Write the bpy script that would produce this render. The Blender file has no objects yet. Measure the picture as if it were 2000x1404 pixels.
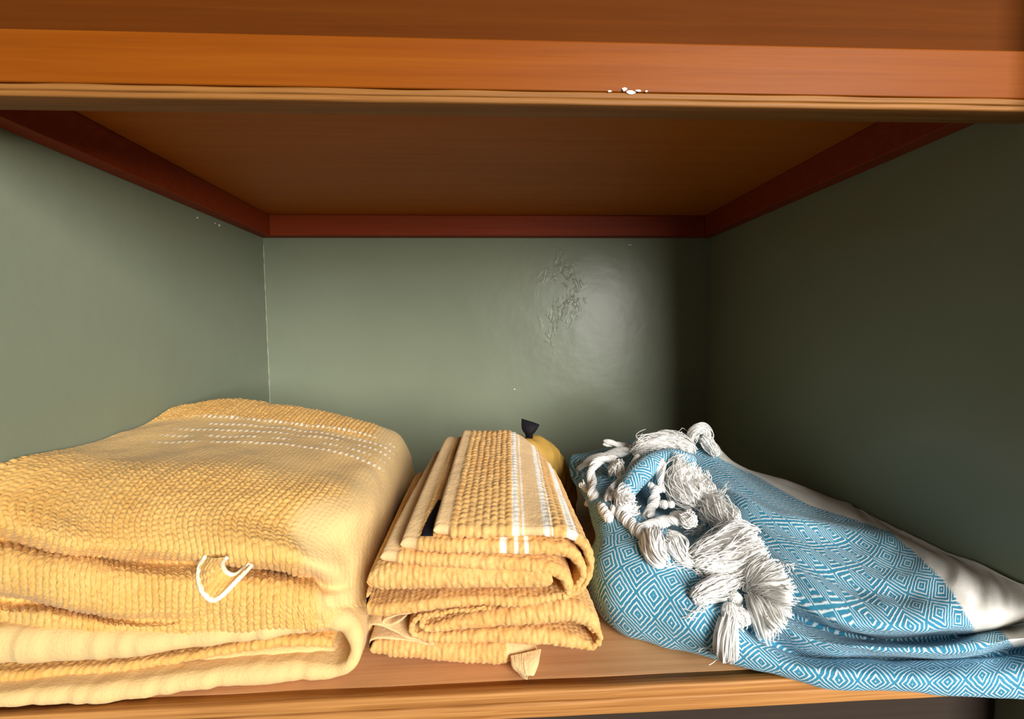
import bpy, math, random
import numpy as np
from mathutils import Matrix, Vector
from mathutils.bvhtree import BVHTree

random.seed(7)
rng = np.random.default_rng(7)
SC = bpy.context.scene
COL = SC.collection
PI = math.pi

# ------------------------------------------------------------------ camera
F, YAW, PITCH, ROLL = 871.5, 0.0484, 0.0601, 0.0096
CAM = np.array([0.0, 0.0, 0.2637])
_f = np.array([math.sin(YAW) * math.cos(PITCH), math.cos(YAW) * math.cos(PITCH), -math.sin(PITCH)])
_r0 = np.array([math.cos(YAW), -math.sin(YAW), 0.0])
_u0 = np.cross(_r0, _f)
_r = _r0 * math.cos(ROLL) - _u0 * math.sin(ROLL)
_u = _u0 * math.cos(ROLL) + _r0 * math.sin(ROLL)
cam = bpy.data.cameras.new('camera')
cam.sensor_width = 36.0
cam.lens = F / 2000 * 36.0
cam.clip_start = 0.01
cam_o = bpy.data.objects.new('camera', cam)
COL.objects.link(cam_o)
M3 = Matrix([[_r[i], _u[i], -_f[i]] for i in range(3)]).to_4x4()
cam_o.matrix_world = Matrix.Translation(Vector(CAM)) @ M3
SC.camera = cam_o

# ------------------------------------------------------------------ light
SC.view_settings.view_transform = 'Standard'
SC.view_settings.look = 'None'
SC.view_settings.gamma = 1.0
SC.view_settings.use_curve_mapping = False
SC.view_settings.exposure = 0.0
world = bpy.data.worlds.new('world')
SC.world = world
world.use_nodes = True
world.node_tree.nodes['Background'].inputs[0].default_value = (1.0, 0.93, 0.82, 1)
world.node_tree.nodes['Background'].inputs[1].default_value = 0.10


def area_light(name, loc, target, sx, sy, power, colour):
    L = bpy.data.lights.new(name, 'AREA')
    L.shape = 'RECTANGLE'
    L.size, L.size_y = sx, sy
    L.energy = power
    L.color = colour
    o = bpy.data.objects.new(name, L)
    COL.objects.link(o)
    o.location = loc
    d = Vector(target) - Vector(loc)
    o.rotation_euler = d.to_track_quat('-Z', 'Y').to_euler()
    return o


# daylight from the room's window, behind the camera on the right
area_light('window_light', (1.22, -1.9, 0.70), (0.05, 0.5, 0.2), 1.25, 1.5, 135, (1.0, 0.97, 0.92))

# ------------------------------------------------------------------ projection helpers (design numbers -> world metres)
DS = 0.985                    # depth scale of the hand measured depths
XL, XR, YB = -0.3939, 0.4048, 0.81
YS = 0.3117                   # front edge of both shelves
ZU = 0.4326                   # underside of the cleats


def P(px, py, D):
    """point seen at a photo position at a distance D along the camera axis, kept inside the cupboard"""
    D = D * DS
    v = _f + _r * ((px - 1000) / F) + _u * ((702 - py) / F)
    q = CAM + v * D
    for lim, s in ((XL + 0.002, -1), (XR - 0.003, 1)):
        if s * q[0] > s * lim:
            k = (lim - CAM[0]) / (v[0])
            q = CAM + v * k
    if q[2] < 0.001 and q[1] > YS - 0.001:
        q[2] = 0.001
    return q


def W(X, D, z):
    """older measured frame: X metres right, D metres deep, z metres above the shelf"""
    return (941 + X * 950 / D, 647 + (0.245 - z) * 950 / D, D)


def proj(q):
    d = np.asarray(q) - CAM
    dz = d @ _f
    return 1000 + F * (d @ _r) / dz, 702 - F * (d @ _u) / dz


# ------------------------------------------------------------------ object helpers
def link_mesh(name, V, faces, mat=None, parent=None, smooth=True):
    me = bpy.data.meshes.new(name)
    me.from_pydata([tuple(map(float, v)) for v in V], [], faces)
    me.update()
    return finish(name, me, mat, parent, smooth)


def finish(name, me, mat, parent, smooth):
    if smooth:
        me.polygons.foreach_set('use_smooth', np.ones(len(me.polygons), dtype=bool))
    o = bpy.data.objects.new(name, me)
    COL.objects.link(o)
    if mat:
        me.materials.append(mat)
    if parent:
        o.parent = parent
    return o


def grid_mesh(name, G, mat, parent, close_u=False, close_v=False, attrs=None, uv=None, flip=False):
    """G[n, m, 3] -> quad mesh, made with arrays"""
    n, m = G.shape[:2]
    idx = np.arange(n * m).reshape(n, m)
    if close_u:
        idx = np.concatenate([idx, idx[:1]], 0)
    if close_v:
        idx = np.concatenate([idx, idx[:, :1]], 1)
    a, b, c, d = idx[:-1, :-1], idx[:-1, 1:], idx[1:, 1:], idx[1:, :-1]
    q = np.stack([a, b, c, d], -1).reshape(-1, 4)
    if flip:
        q = q[:, ::-1]
    me = bpy.data.meshes.new(name)
    nf = len(q)
    me.vertices.add(n * m)
    me.vertices.foreach_set('co', G.reshape(-1).astype(np.float32))
    me.loops.add(nf * 4)
    me.loops.foreach_set('vertex_index', q.reshape(-1).astype(np.int32))
    me.polygons.add(nf)
    me.polygons.foreach_set('loop_start', np.arange(0, nf * 4, 4, dtype=np.int32))
    me.polygons.foreach_set('loop_total', np.full(nf, 4, dtype=np.int32))
    me.update(calc_edges=True)
    me.validate()
    if attrs:
        for k, v in attrs.items():
            at = me.attributes.new(k, 'FLOAT', 'POINT')
            at.data.foreach_set('value', v.reshape(-1).astype(np.float32))
    if uv is not None:
        l = me.uv_layers.new(name='UVMap')
        l.data.foreach_set('uv', uv.reshape(-1, 2)[q.reshape(-1)].reshape(-1).astype(np.float32))
    return finish(name, me, mat, parent, True)


def box_data(x0, x1, y0, y1, z0, z1, bev=0.0):
    V = [(x, y, z) for z in (z0, z1) for y in (y0, y1) for x in (x0, x1)]
    Fc = [(0, 2, 3, 1), (4, 5, 7, 6), (0, 1, 5, 4), (1, 3, 7, 5), (3, 2, 6, 7), (2, 0, 4, 6)]
    return V, Fc


def box(name, x0, x1, y0, y1, z0, z1, mat, parent=None, bev=0.0):
    V, Fc = box_data(x0, x1, y0, y1, z0, z1)
    o = link_mesh(name, V, Fc, mat, parent, smooth=False)
    if bev:
        md = o.modifiers.new('bevel', 'BEVEL')
        md.width = bev
        md.segments = 3
    return o


def empty(name, loc, label, cat, group=None):
    o = bpy.data.objects.new(name, None)
    COL.objects.link(o)
    o.location = loc
    o['label'] = label
    o['category'] = cat
    if group:
        o['group'] = group
    bpy.context.view_layer.update()
    return o


def adopt(o, parent):
    """parent keeping the world position"""
    o.parent = parent
    o.matrix_parent_inverse = Matrix.Translation(-Vector(parent.location))
    return o


# ------------------------------------------------------------------ node helpers
class NT:
    def __init__(self, name):
        self.m = bpy.data.materials.new(name)
        self.m.use_nodes = True
        self.t = self.m.node_tree
        self.b = self.t.nodes['Principled BSDF']

    def n(self, typ, ins=None, **kw):
        nd = self.t.nodes.new(typ)
        for k, v in kw.items():
            setattr(nd, k, v)
        for k, v in (ins or {}).items():
            self.set(nd.inputs[k], v)
        return nd

    def set(self, sock, v):
        if isinstance(v, bpy.types.NodeSocket):
            self.t.links.new(v, sock)
        else:
            sock.default_value = v

    def math(self, op, a, b=0.0, c=0.0):
        nd = self.n('ShaderNodeMath', operation=op)
        for i, v in enumerate((a, b, c)):
            self.set(nd.inputs[i], v)
        return nd.outputs[0]

    def mix(self, f, a, b):
        nd = self.n('ShaderNodeMix', data_type='RGBA')
        self.set(nd.inputs[0], f)
        self.set(nd.inputs[6], a)
        self.set(nd.inputs[7], b)
        return nd.outputs[2]

    def ramp(self, f, stops):
        nd = self.n('ShaderNodeValToRGB')
        e = nd.color_ramp.elements
        while len(e) < len(stops):
            e.new(0.5)
        for i, (p, c) in enumerate(stops):
            e[i].position = p
            e[i].color = (c, c, c, 1) if isinstance(c, (int, float)) else tuple(c) + (1,)
        self.set(nd.inputs[0], f)
        return nd.outputs[0]

    def noise(self, vec, scale, detail=4.0, rough=0.5, dist=0.0):
        nd = self.n('ShaderNodeTexNoise', {'Scale': scale, 'Detail': detail, 'Roughness': rough, 'Distortion': dist})
        if vec is not None:
            self.set(nd.inputs['Vector'], vec)
        return nd.outputs['Fac']

    def obj(self):
        return self.n('ShaderNodeTexCoord').outputs['Object']

    def scale(self, vec, s):
        nd = self.n('ShaderNodeMapping')
        self.set(nd.inputs['Vector'], vec)
        nd.inputs['Scale'].default_value = s
        return nd.outputs[0]

    def attr(self, name):
        return self.n('ShaderNodeAttribute', attribute_name=name).outputs['Fac']

    def bump(self, h, strength, dist, normal=None):
        nd = self.n('ShaderNodeBump', {'Height': h, 'Strength': strength, 'Distance': dist})
        if normal is not None:
            self.set(nd.inputs['Normal'], normal)
        return nd.outputs[0]


def rgb(r, g, b):
    """sRGB 0-255 to linear"""
    o = []
    for c in (r, g, b):
        c /= 255
        o.append(c / 12.92 if c < 0.04045 else ((c + 0.055) / 1.055) ** 2.4)
    return tuple(o)


def paint_material():
    k = NT('sage_wall_paint')
    co = k.obj()
    n1 = k.noise(co, 3.0, 3)
    base = k.mix(k.ramp(n1, [(0.3, 0.0), (0.7, 1.0)]), rgb(124, 132, 111) + (1,), rgb(134, 142, 120) + (1,))
    k.set(k.b.inputs['Base Color'], base)
    k.b.inputs['Roughness'].default_value = 0.28
    k.b.inputs['Specular IOR Level'].default_value = 0.26
    # roller texture everywhere, blistered paint in one patch of the back wall
    sep = k.n('ShaderNodeSeparateXYZ', {0: co})
    dx = k.math('MULTIPLY', k.math('SUBTRACT', sep.outputs[0], 0.128), 19.0)
    dz = k.math('MULTIPLY', k.math('SUBTRACT', sep.outputs[2], 0.325), 9.0)
    dy = k.math('MULTIPLY', k.math('SUBTRACT', sep.outputs[1], YB), 20.0)
    r2 = k.math('ADD', k.math('ADD', k.math('MULTIPLY', dx, dx), k.math('MULTIPLY', dz, dz)), k.math('MULTIPLY', dy, dy))
    mask = k.math('MAXIMUM', k.math('SUBTRACT', 1.0, r2), 0.0)
    mask = k.math('MULTIPLY', mask, k.ramp(k.noise(co, 20.0, 2), [(0.42, 0.0), (0.6, 1.0)]))
    bl = k.ramp(k.noise(k.scale(co, (1.0, 1.0, 0.6)), 75.0, 2, 0.5, 1.2), [(0.5, 0.0), (0.62, 1.0)])
    h = k.math('ADD', k.math('MULTIPLY', k.noise(co, 22.0, 3), 0.35),
               k.math('ADD', k.math('MULTIPLY', k.noise(co, 700.0, 2), 0.03), k.math('MULTIPLY', k.math('MULTIPLY', bl, mask), 0.30)))
    k.set(k.b.inputs['Normal'], k.bump(h, 0.55, 0.004))
    return k.m


def wood_material(name, c1, c2, rough, grain=1.0, coat=0.0, streak=(1.2, 40.0, 40.0), spec=0.28):
    k = NT(name)
    co = k.obj()
    s = k.scale(co, streak)
    g = k.noise(s, 3.0, 6, 0.6, 0.6)
    g2 = k.noise(k.scale(co, (4.0, 160.0, 160.0)), 2.0, 3, 0.6)
    f = k.math('ADD', k.math('MULTIPLY', g, 0.75), k.math('MULTIPLY', g2, 0.25))
    k.set(k.b.inputs['Base Color'], k.mix(k.ramp(f, [(0.32, 0.0), (0.68, 1.0)]), rgb(*c1) + (1,), rgb(*c2) + (1,)))
    k.set(k.b.inputs['Roughness'], k.math('ADD', rough, k.math('MULTIPLY', k.noise(co, 14.0, 3), 0.12)))
    k.b.inputs['Coat Weight'].default_value = coat
    k.b.inputs['Specular IOR Level'].default_value = spec
    k.b.inputs['Coat Roughness'].default_value = 0.3
    k.set(k.b.inputs['Normal'], k.bump(f, 0.25 * grain, 0.002))
    return k.m


def towel_material(name, ca, cb, pale):
    k = NT(name)
    co = k.obj()
    n = k.noise(co, 260.0, 3)
    n2 = k.noise(co, 22.0, 2)
    c = k.mix(k.ramp(k.math('ADD', k.math('MULTIPLY', n, 0.6), k.math('MULTIPLY', n2, 0.4)), [(0.35, 0.0), (0.65, 1.0)]),
              rgb(*ca) + (1,), rgb(*cb) + (1,))
    c = k.mix(k.attr('plain'), c, rgb(*pale) + (1,))
    c = k.mix(k.attr('stripe'), c, rgb(252, 246, 232) + (1,))
    k.set(k.b.inputs['Base Color'], c)
    k.b.inputs['Roughness'].default_value = 0.95
    k.b.inputs['Specular IOR Level'].default_value = 0.15
    k.b.inputs['Sheen Weight'].default_value = 0.12
    h = k.math('ADD', k.noise(co, 900.0, 2), k.math('MULTIPLY', k.noise(co, 320.0, 2), 1.2))
    k.set(k.b.inputs['Normal'], k.bump(h, 0.5, 0.0008))
    return k.m


def throw_material():
    k = NT('diamond_weave')
    uv = k.n('ShaderNodeUVMap', uv_map='UVMap').outputs[0]
    co = k.obj()
    sep = k.n('ShaderNodeSeparateXYZ', {0: uv})
    wob = k.math('MULTIPLY', k.math('SUBTRACT', k.noise(co, 260.0, 2), 0.5), 0.07)

    def tri(v, per):
        t = k.math('FRACT', k.math('DIVIDE', v, per))
        return k.math('ABSOLUTE', k.math('SUBTRACT', t, 0.5))
    d = k.math('ADD', k.math('ADD', tri(sep.outputs[0], 0.0265), tri(sep.outputs[1], 0.033)), wob)
    s = k.math('COSINE', k.math('MULTIPLY', d, 2 * PI * 7))
    pat = k.ramp(k.math('ADD', k.math('MULTIPLY', s, 0.5), 0.5), [(0.54, 0.0), (0.92, 1.0)])
    n = k.noise(co, 40.0, 2)
    blue = k.mix(n, rgb(36, 120, 154) + (1,), rgb(70, 152, 182) + (1,))
    c = k.mix(k.math('MULTIPLY', pat, 0.82), blue, rgb(232, 240, 240) + (1,))
    c = k.mix(k.attr('white'), c, rgb(226, 222, 214) + (1,))
    k.set(k.b.inputs['Base Color'], c)
    k.b.inputs['Roughness'].default_value = 0.85
    k.b.inputs['Specular IOR Level'].default_value = 0.2
    k.b.inputs['Sheen Weight'].default_value = 0.08
    h = k.math('ADD', k.math('MULTIPLY', pat, k.math('SUBTRACT', 0.6, k.math('MULTIPLY', k.attr('white'), 0.6))),
               k.math('ADD', k.math('MULTIPLY', k.noise(co, 1200.0, 2), 0.35), k.math('MULTIPLY', k.noise(co, 120.0, 3), 0.5)))
    k.set(k.b.inputs['Normal'], k.bump(h, 0.55, 0.0008))
    return k.m


def cloth_plain(name, c, var=0.08, rough=0.9):
    k = NT(name)
    co = k.obj()
    lo = tuple(v * (1 - var) for v in rgb(*c)) + (1,)
    hi = tuple(min(1, v * (1 + var)) for v in rgb(*c)) + (1,)
    k.set(k.b.inputs['Base Color'], k.mix(k.noise(co, 60.0, 3), lo, hi))
    k.b.inputs['Roughness'].default_value = rough
    k.b.inputs['Specular IOR Level'].default_value = 0.2
    k.set(k.b.inputs['Normal'], k.bump(k.noise(co, 700.0, 3), 0.4, 0.0008))
    return k.m


PAINT = paint_material()
WOOD_UP = wood_material('varnished_underside', (166, 90, 18), (184, 104, 24), 0.42)
WOOD_CLEAT = wood_material('red_brown_cleat', (124, 44, 10), (140, 54, 14), 0.55)
WOOD_LIP = wood_material('varnished_lip', (124, 60, 5), (142, 74, 10), 0.42, 0.6, 0.04, spec=0.14)
WOOD_FACE = wood_material('fascia_wood', (84, 39, 3), (96, 47, 5), 0.68, spec=0.08)
WOOD_EDGE = wood_material('worn_edge', (124, 76, 28), (164, 112, 56), 0.5, 1.5, 0.0, (2.0, 120.0, 160.0))
WOOD_LOW = wood_material('shelf_board', (206, 150, 102), (222, 170, 120), 0.34, 0.7)
WOOD_LOWEDGE = wood_material('shelf_edging', (138, 82, 32), (206, 148, 84), 0.45, 1.6, 0.0, (1.5, 90.0, 130.0))
DARK_FILL = wood_material('dark_fill_tone', (44, 34, 26), (54, 42, 32), 0.7, 0.5)  # tone of the added panel that darkens the strip under the lower shelf
CHIP = cloth_plain('bare_chip', (250, 246, 236), 0.03)
CAULK = cloth_plain('caulk', (176, 178, 158), 0.05)
TOWEL = towel_material('butter_terry', (214, 163, 86), (228, 184, 110), (232, 196, 134))
HAND = towel_material('amber_terry', (218, 162, 92), (232, 188, 120), (234, 196, 142))
OCHRE = cloth_plain('ochre_cloth', (214, 170, 84), 0.12)
WEAVE = throw_material()
YARN = cloth_plain('white_cotton_yarn', (250, 248, 244), 0.05)
PIPING = cloth_plain('cream_piping', (252, 240, 212), 0.03)
BLACK = cloth_plain('black_label', (22, 18, 26), 0.1, 0.7)

# ------------------------------------------------------------------ structure
T = 0.018
ZB = -0.30                    # floor of the compartment below
ZT = 0.60
YF = 0.265                     # front of the side walls, run forward unseen to shade the lip's right end


def wall(name, *a):
    o = box(name, *a, PAINT)
    o['kind'] = 'structure'
    return o


wb = wall('wall_back', XL - T, XR + T, YB, YB + T, ZB, ZT)
wl = wall('wall_left', XL - T, XL, YF, YB, ZB, ZT)
wr = wall('wall_right', XR, XR + T, YF, YB, ZB, ZT)
fl = box('floor', XL - T, XR + T, YF, YB + T, ZB - T, ZB, WOOD_LOW)
fl['kind'] = 'structure'
ce = box('ceiling', XL - T, XR + T, YF, YB + T, ZT, ZT + T, WOOD_FACE)
ce['kind'] = 'structure'
# unseen side panels, added so light can't leak round the cupboard walls
for nm, x0, x1 in (('light_stop_1', XL - 0.16, XL - T), ('light_stop_2', XR + T, XR + 0.16)):
    o = box(nm, x0, x1, YF, YF + 0.02, ZB - 0.1, ZT + 0.1, PAINT)
    o['kind'] = 'structure'
# rail above the upper shelf lip
o = box('trim_3', XL, XR, YS + 0.006, YS + 0.026, 0.462, ZT, WOOD_FACE, None, 0.001)
o['kind'] = 'structure'

o = box('dark_fill_1', XL + .001, XR - .001, YS + 0.012, YS + 0.03, ZB, -0.0215, DARK_FILL, None, 0.001)  # added panel, keeps the strip below the lower shelf dark; no known door
o['kind'] = 'structure'
# caulk bead in the left back corner
n = 60
zz = np.linspace(0.06, 0.42, n)
ang = np.linspace(0, PI * 2, 8, endpoint=False)
G = np.zeros((n, 8, 3))
for i, z in enumerate(zz):
    rr = 0.0011 * (0.75 + 0.35 * math.sin(i * 1.7) * math.sin(i * 0.37))
    G[i, :, 0] = XL + 0.0008 + rr * np.cos(ang)
    G[i, :, 1] = YB - 0.0008 + rr * np.sin(ang)
    G[i, :, 2] = z
grid_mesh('caulk_bead', G, CAULK, wb, close_v=True)


def chip(name, c, nrm, size, parent, seed):
    """small proud flake of bare filler: an irregular polygon with thickness"""
    r = random.Random(seed)
    nrm = Vector(nrm)
    a = nrm.orthogonal().normalized() if abs(nrm.z) > 0.5 else Vector((0, 0, 1)).cross(nrm).normalized()
    b = nrm.cross(a)
    m = 9
    V, Fc = [], []
    for lay in (0.0, 0.0007):
        for i in range(m):
            t = 2 * PI * i / m
            q = Vector(c) + a * (math.cos(t) * size[0] * r.uniform(0.6, 1.1)) + b * (math.sin(t) * size[1] * r.uniform(0.5, 1.1)) + nrm * lay
            V.append(q)
    Fc.append(tuple(range(m, 2 * m)))
    for i in range(m):
        Fc.append((i, (i + 1) % m, m + (i + 1) % m, m + i))
    return link_mesh(name, V, Fc, CHIP, parent, smooth=False)


def on_plane(px, py, axis, val):
    v = _f + _r * ((px - 1000) / F) + _u * ((702 - py) / F)
    return CAM + v * ((val - CAM[axis]) / v[axis])


for i, (px, py, s) in enumerate(((385, 425, 0.0012), (428, 440, 0.0018), (420, 436, 0.0009))):
    chip('plaster_chip', on_plane(px, py, 0, XL), (1, 0, 0), (s, s), wl, i)
chip('plaster_chip', on_plane(1005, 760, 1, YB), (0, -1, 0), (0.0016, 0.0012), wb, 9)
chip('plaster_chip', on_plane(1230, 478, 1, YB), (0, -1, 0), (0.004, 0.001), wb, 11)

# upper shelf
us = empty('upper_shelf', (0, 0.55, 0.43), 'orange-brown varnished wooden shelf overhead with worn front lip and cleats', 'shelf')
ZBRD = 0.468
adopt(box('board', XL + .001, XR - .001, YS + 0.02, YB - .001, ZBRD, ZBRD + 0.018, WOOD_UP), us)
adopt(box('lip', XL + .001, XR - .001, YS, YS + 0.0195, 0.4275, 0.4605, WOOD_LIP, None, 0.0012), us)
# worn lower edge of the lip: two thin plies with ragged joints
n = 240
xs = np.linspace(XL + .001, XR - .001, n)


def strip(name, z0, z1, y0, depth, mat, parent, amp, seed):
    r = np.random.default_rng(seed)
    ph = r.uniform(0, 6.28, 6)
    fr = r.uniform(8, 90, 6)
    wob = sum(np.sin(xs * f + p) for f, p in zip(fr, ph)) / 6 * amp
    wob2 = sum(np.sin(xs * f * 1.3 + p * 2) for f, p in zip(fr, ph)) / 6 * amp
    prof = []
    rr = min(0.0016, (z1 - z0) * 0.4)
    for k in range(5):
        t = k / 4 * PI / 2
        prof.append((y0 + rr - rr * math.sin(t), z1 - rr + rr * math.cos(t)))
    for k in range(5):
        t = k / 4 * PI / 2
        prof.append((y0 + rr - rr * math.cos(t), z0 + rr - rr * math.sin(t)))
    prof = [(y0 + depth, z1)] + prof + [(y0 + depth, z0)]
    G = np.zeros((n, len(prof), 3))
    for j, (y, z) in enumerate(prof):
        G[:, j, 0] = xs
        G[:, j, 1] = y + (wob2 if j not in (0, len(prof) - 1) else 0)
        G[:, j, 2] = z + (wob if j <= 5 else 0)
    return adopt(grid_mesh(name, G, mat, None, close_v=True, flip=True), parent)


strip('edge_strip', 0.4228, 0.4272, YS - 0.0002, 0.019, WOOD_EDGE, us, 0.0006, 1)
strip('edge_strip', 0.4184, 0.4226, YS - 0.0008, 0.019, WOOD_EDGE, us, 0.0005, 2)
adopt(box('cleat', XL + .001, XL + 0.021, YS + 0.021, YB - .001, ZU, ZBRD - .0005, WOOD_CLEAT, None, 0.001), us)
adopt(box('cleat', XR - 0.021, XR - .001, YS + 0.021, YB - .001, ZU, ZBRD - .0005, WOOD_CLEAT, None, 0.001), us)
adopt(box('cleat', XL + .0215, XR - .0215, YB - 0.021, YB - .001, ZU, ZBRD - .0005, WOOD_CLEAT, None, 0.001), us)
for i, (px, py, sx, sz) in enumerate(((1190, 179, .0016, .0007), (1219, 175, .0018, .0016), (1232, 181, .0032, .0014), (1246, 178, .0022, .0008), (1262, 179, .0010, .0006))):
    q = on_plane(px, py, 1, YS - 0.0003)
    o = adopt(chip('chip', q, (0, -1, 0), (sx, sz), None, 20 + i), us)
    if i == 0:
        o['label'] = 'bare white chip on the lip edge'

# lower shelf
ls = empty('lower_shelf', (0, 0.55, -0.02), 'light brown wooden shelf with streaky front edge, under the towels', 'shelf')
adopt(box('board', XL + .001, XR - .001, YS + 0.012, YB - .001, -0.0204, 0.0, WOOD_LOW), ls)
strip('edge_strip', -0.0085, 0.0, YS, 0.0115, WOOD_LOWEDGE, ls, 0.0004, 3)
strip('edge_strip', -0.0204, -0.0088, YS - 0.0005, 0.0115, WOOD_LOWEDGE, ls, 0.0005, 4)


# ------------------------------------------------------------------ cloth maths
def cr(Pc, u):
    """Catmull-Rom through control rows Pc[n, ...] at parameters u in [0, n-1]"""
    n = len(Pc)
    i = np.clip(np.floor(u).astype(int), 0, n - 2)
    t = u - i
    p1, p2 = Pc[i], Pc[i + 1]
    p0 = np.where((i > 0).reshape((-1,) + (1,) * (Pc.ndim - 1)), Pc[np.maximum(i - 1, 0)], 2 * p1 - p2)
    p3 = np.where((i < n - 2).reshape((-1,) + (1,) * (Pc.ndim - 1)), Pc[np.minimum(i + 2, n - 1)], 2 * p2 - p1)
    t = t.reshape((-1,) + (1,) * (Pc.ndim - 1))
    return 0.5 * (2 * p1 + (p2 - p0) * t + (2 * p0 - 5 * p1 + 4 * p2 - p3) * t ** 2 + (3 * p1 - p0 - 3 * p2 + p3) * t ** 3)


def ss(a, b, x):
    t = np.clip((x - a) / (b - a), 0, 1)
    return t * t * (3 - 2 * t)


def hash2(i, j, s=0.0):
    return np.modf(np.abs(np.sin(i * 12.9898 + j * 78.233 + s * 37.719) * 43758.5453))[0]


def vnoise(x, y, s=0.0):
    i, j = np.floor(x), np.floor(y)
    fx, fy = x - i, y - j
    fx, fy = fx * fx * (3 - 2 * fx), fy * fy * (3 - 2 * fy)
    return (hash2(i, j, s) * (1 - fx) + hash2(i + 1, j, s) * fx) * (1 - fy) + (hash2(i, j + 1, s) * (1 - fx) + hash2(i + 1, j + 1, s) * fx) * fy


def knit(a, b, pa, pb, slant=0.55, seed=0.0):
    """plump slanted stitches in columns, heights 0..1"""
    a = a + 0.25 * pa * (vnoise(a / pa / 3, b / pb / 3, seed) - 0.5)
    b = b + 0.35 * pb * (vnoise(a / pa / 3, b / pb / 3, seed + 5) - 0.5)
    i = np.floor(a / pa)
    x = a / pa - i - 0.5
    sg = np.where(np.mod(i, 2) > 0.5, 1.0, -1.0)
    yy = b / pb + 0.37 * i + slant * x * sg
    j = np.floor(yy)
    y = yy - j - 0.5
    h = np.sqrt(np.clip(1 - (2 * x) ** 2, 0, 1)) * np.sqrt(np.clip(1 - (2 * y) ** 2, 0, 1))
    return h * (0.65 + 0.5 * hash2(i, j, seed))


def arclen(G, axis):
    d = np.linalg.norm(np.diff(G, axis=axis), axis=-1)
    z = np.zeros_like(np.take(d, [0], axis=axis))
    return np.concatenate([z, np.cumsum(d, axis=axis)], axis=axis)


def gnormals(G):
    du = np.gradient(G, axis=1)
    dv = np.gradient(G, axis=0)
    nn = np.cross(du, dv)
    return nn / np.maximum(np.linalg.norm(nn, axis=-1, keepdims=True), 1e-12)


def bvh_of(o):
    me = o.data
    V = np.empty(len(me.vertices) * 3, np.float32)
    me.vertices.foreach_get('co', V)
    V = V.reshape(-1, 3)
    polys = [tuple(p.vertices) for p in me.polygons]
    return BVHTree.FromPolygons([tuple(map(float, v)) for v in V], polys)


def dense(ctrl, nu, nv):
    """ctrl[rows, cols, 3] -> dense grid [nv, nu, 3] and its parameters"""
    C = np.array(ctrl, float)
    v = np.linspace(0, C.shape[0] - 1, nv)
    u = np.linspace(0, C.shape[1] - 1, nu)
    G = cr(C, v)
    G = cr(np.swapaxes(G, 0, 1), u)
    return np.swapaxes(G, 0, 1), u, v


def even(G, axis, n):
    """resample a dense grid evenly by mean arc length along an axis; returns grid and source index"""
    L = arclen(G, axis)
    m = L.mean(axis=1 - axis)
    t = np.interp(np.linspace(0, m[-1], n), m, np.arange(len(m)))
    A = G if axis == 0 else np.swapaxes(G, 0, 1)
    i = np.clip(np.floor(t).astype(int), 0, len(m) - 2)
    f = (t - i)[:, None, None]
    R = A[i] * (1 - f) + A[i + 1] * f
    return (R if axis == 0 else np.swapaxes(R, 0, 1)), t


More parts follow.
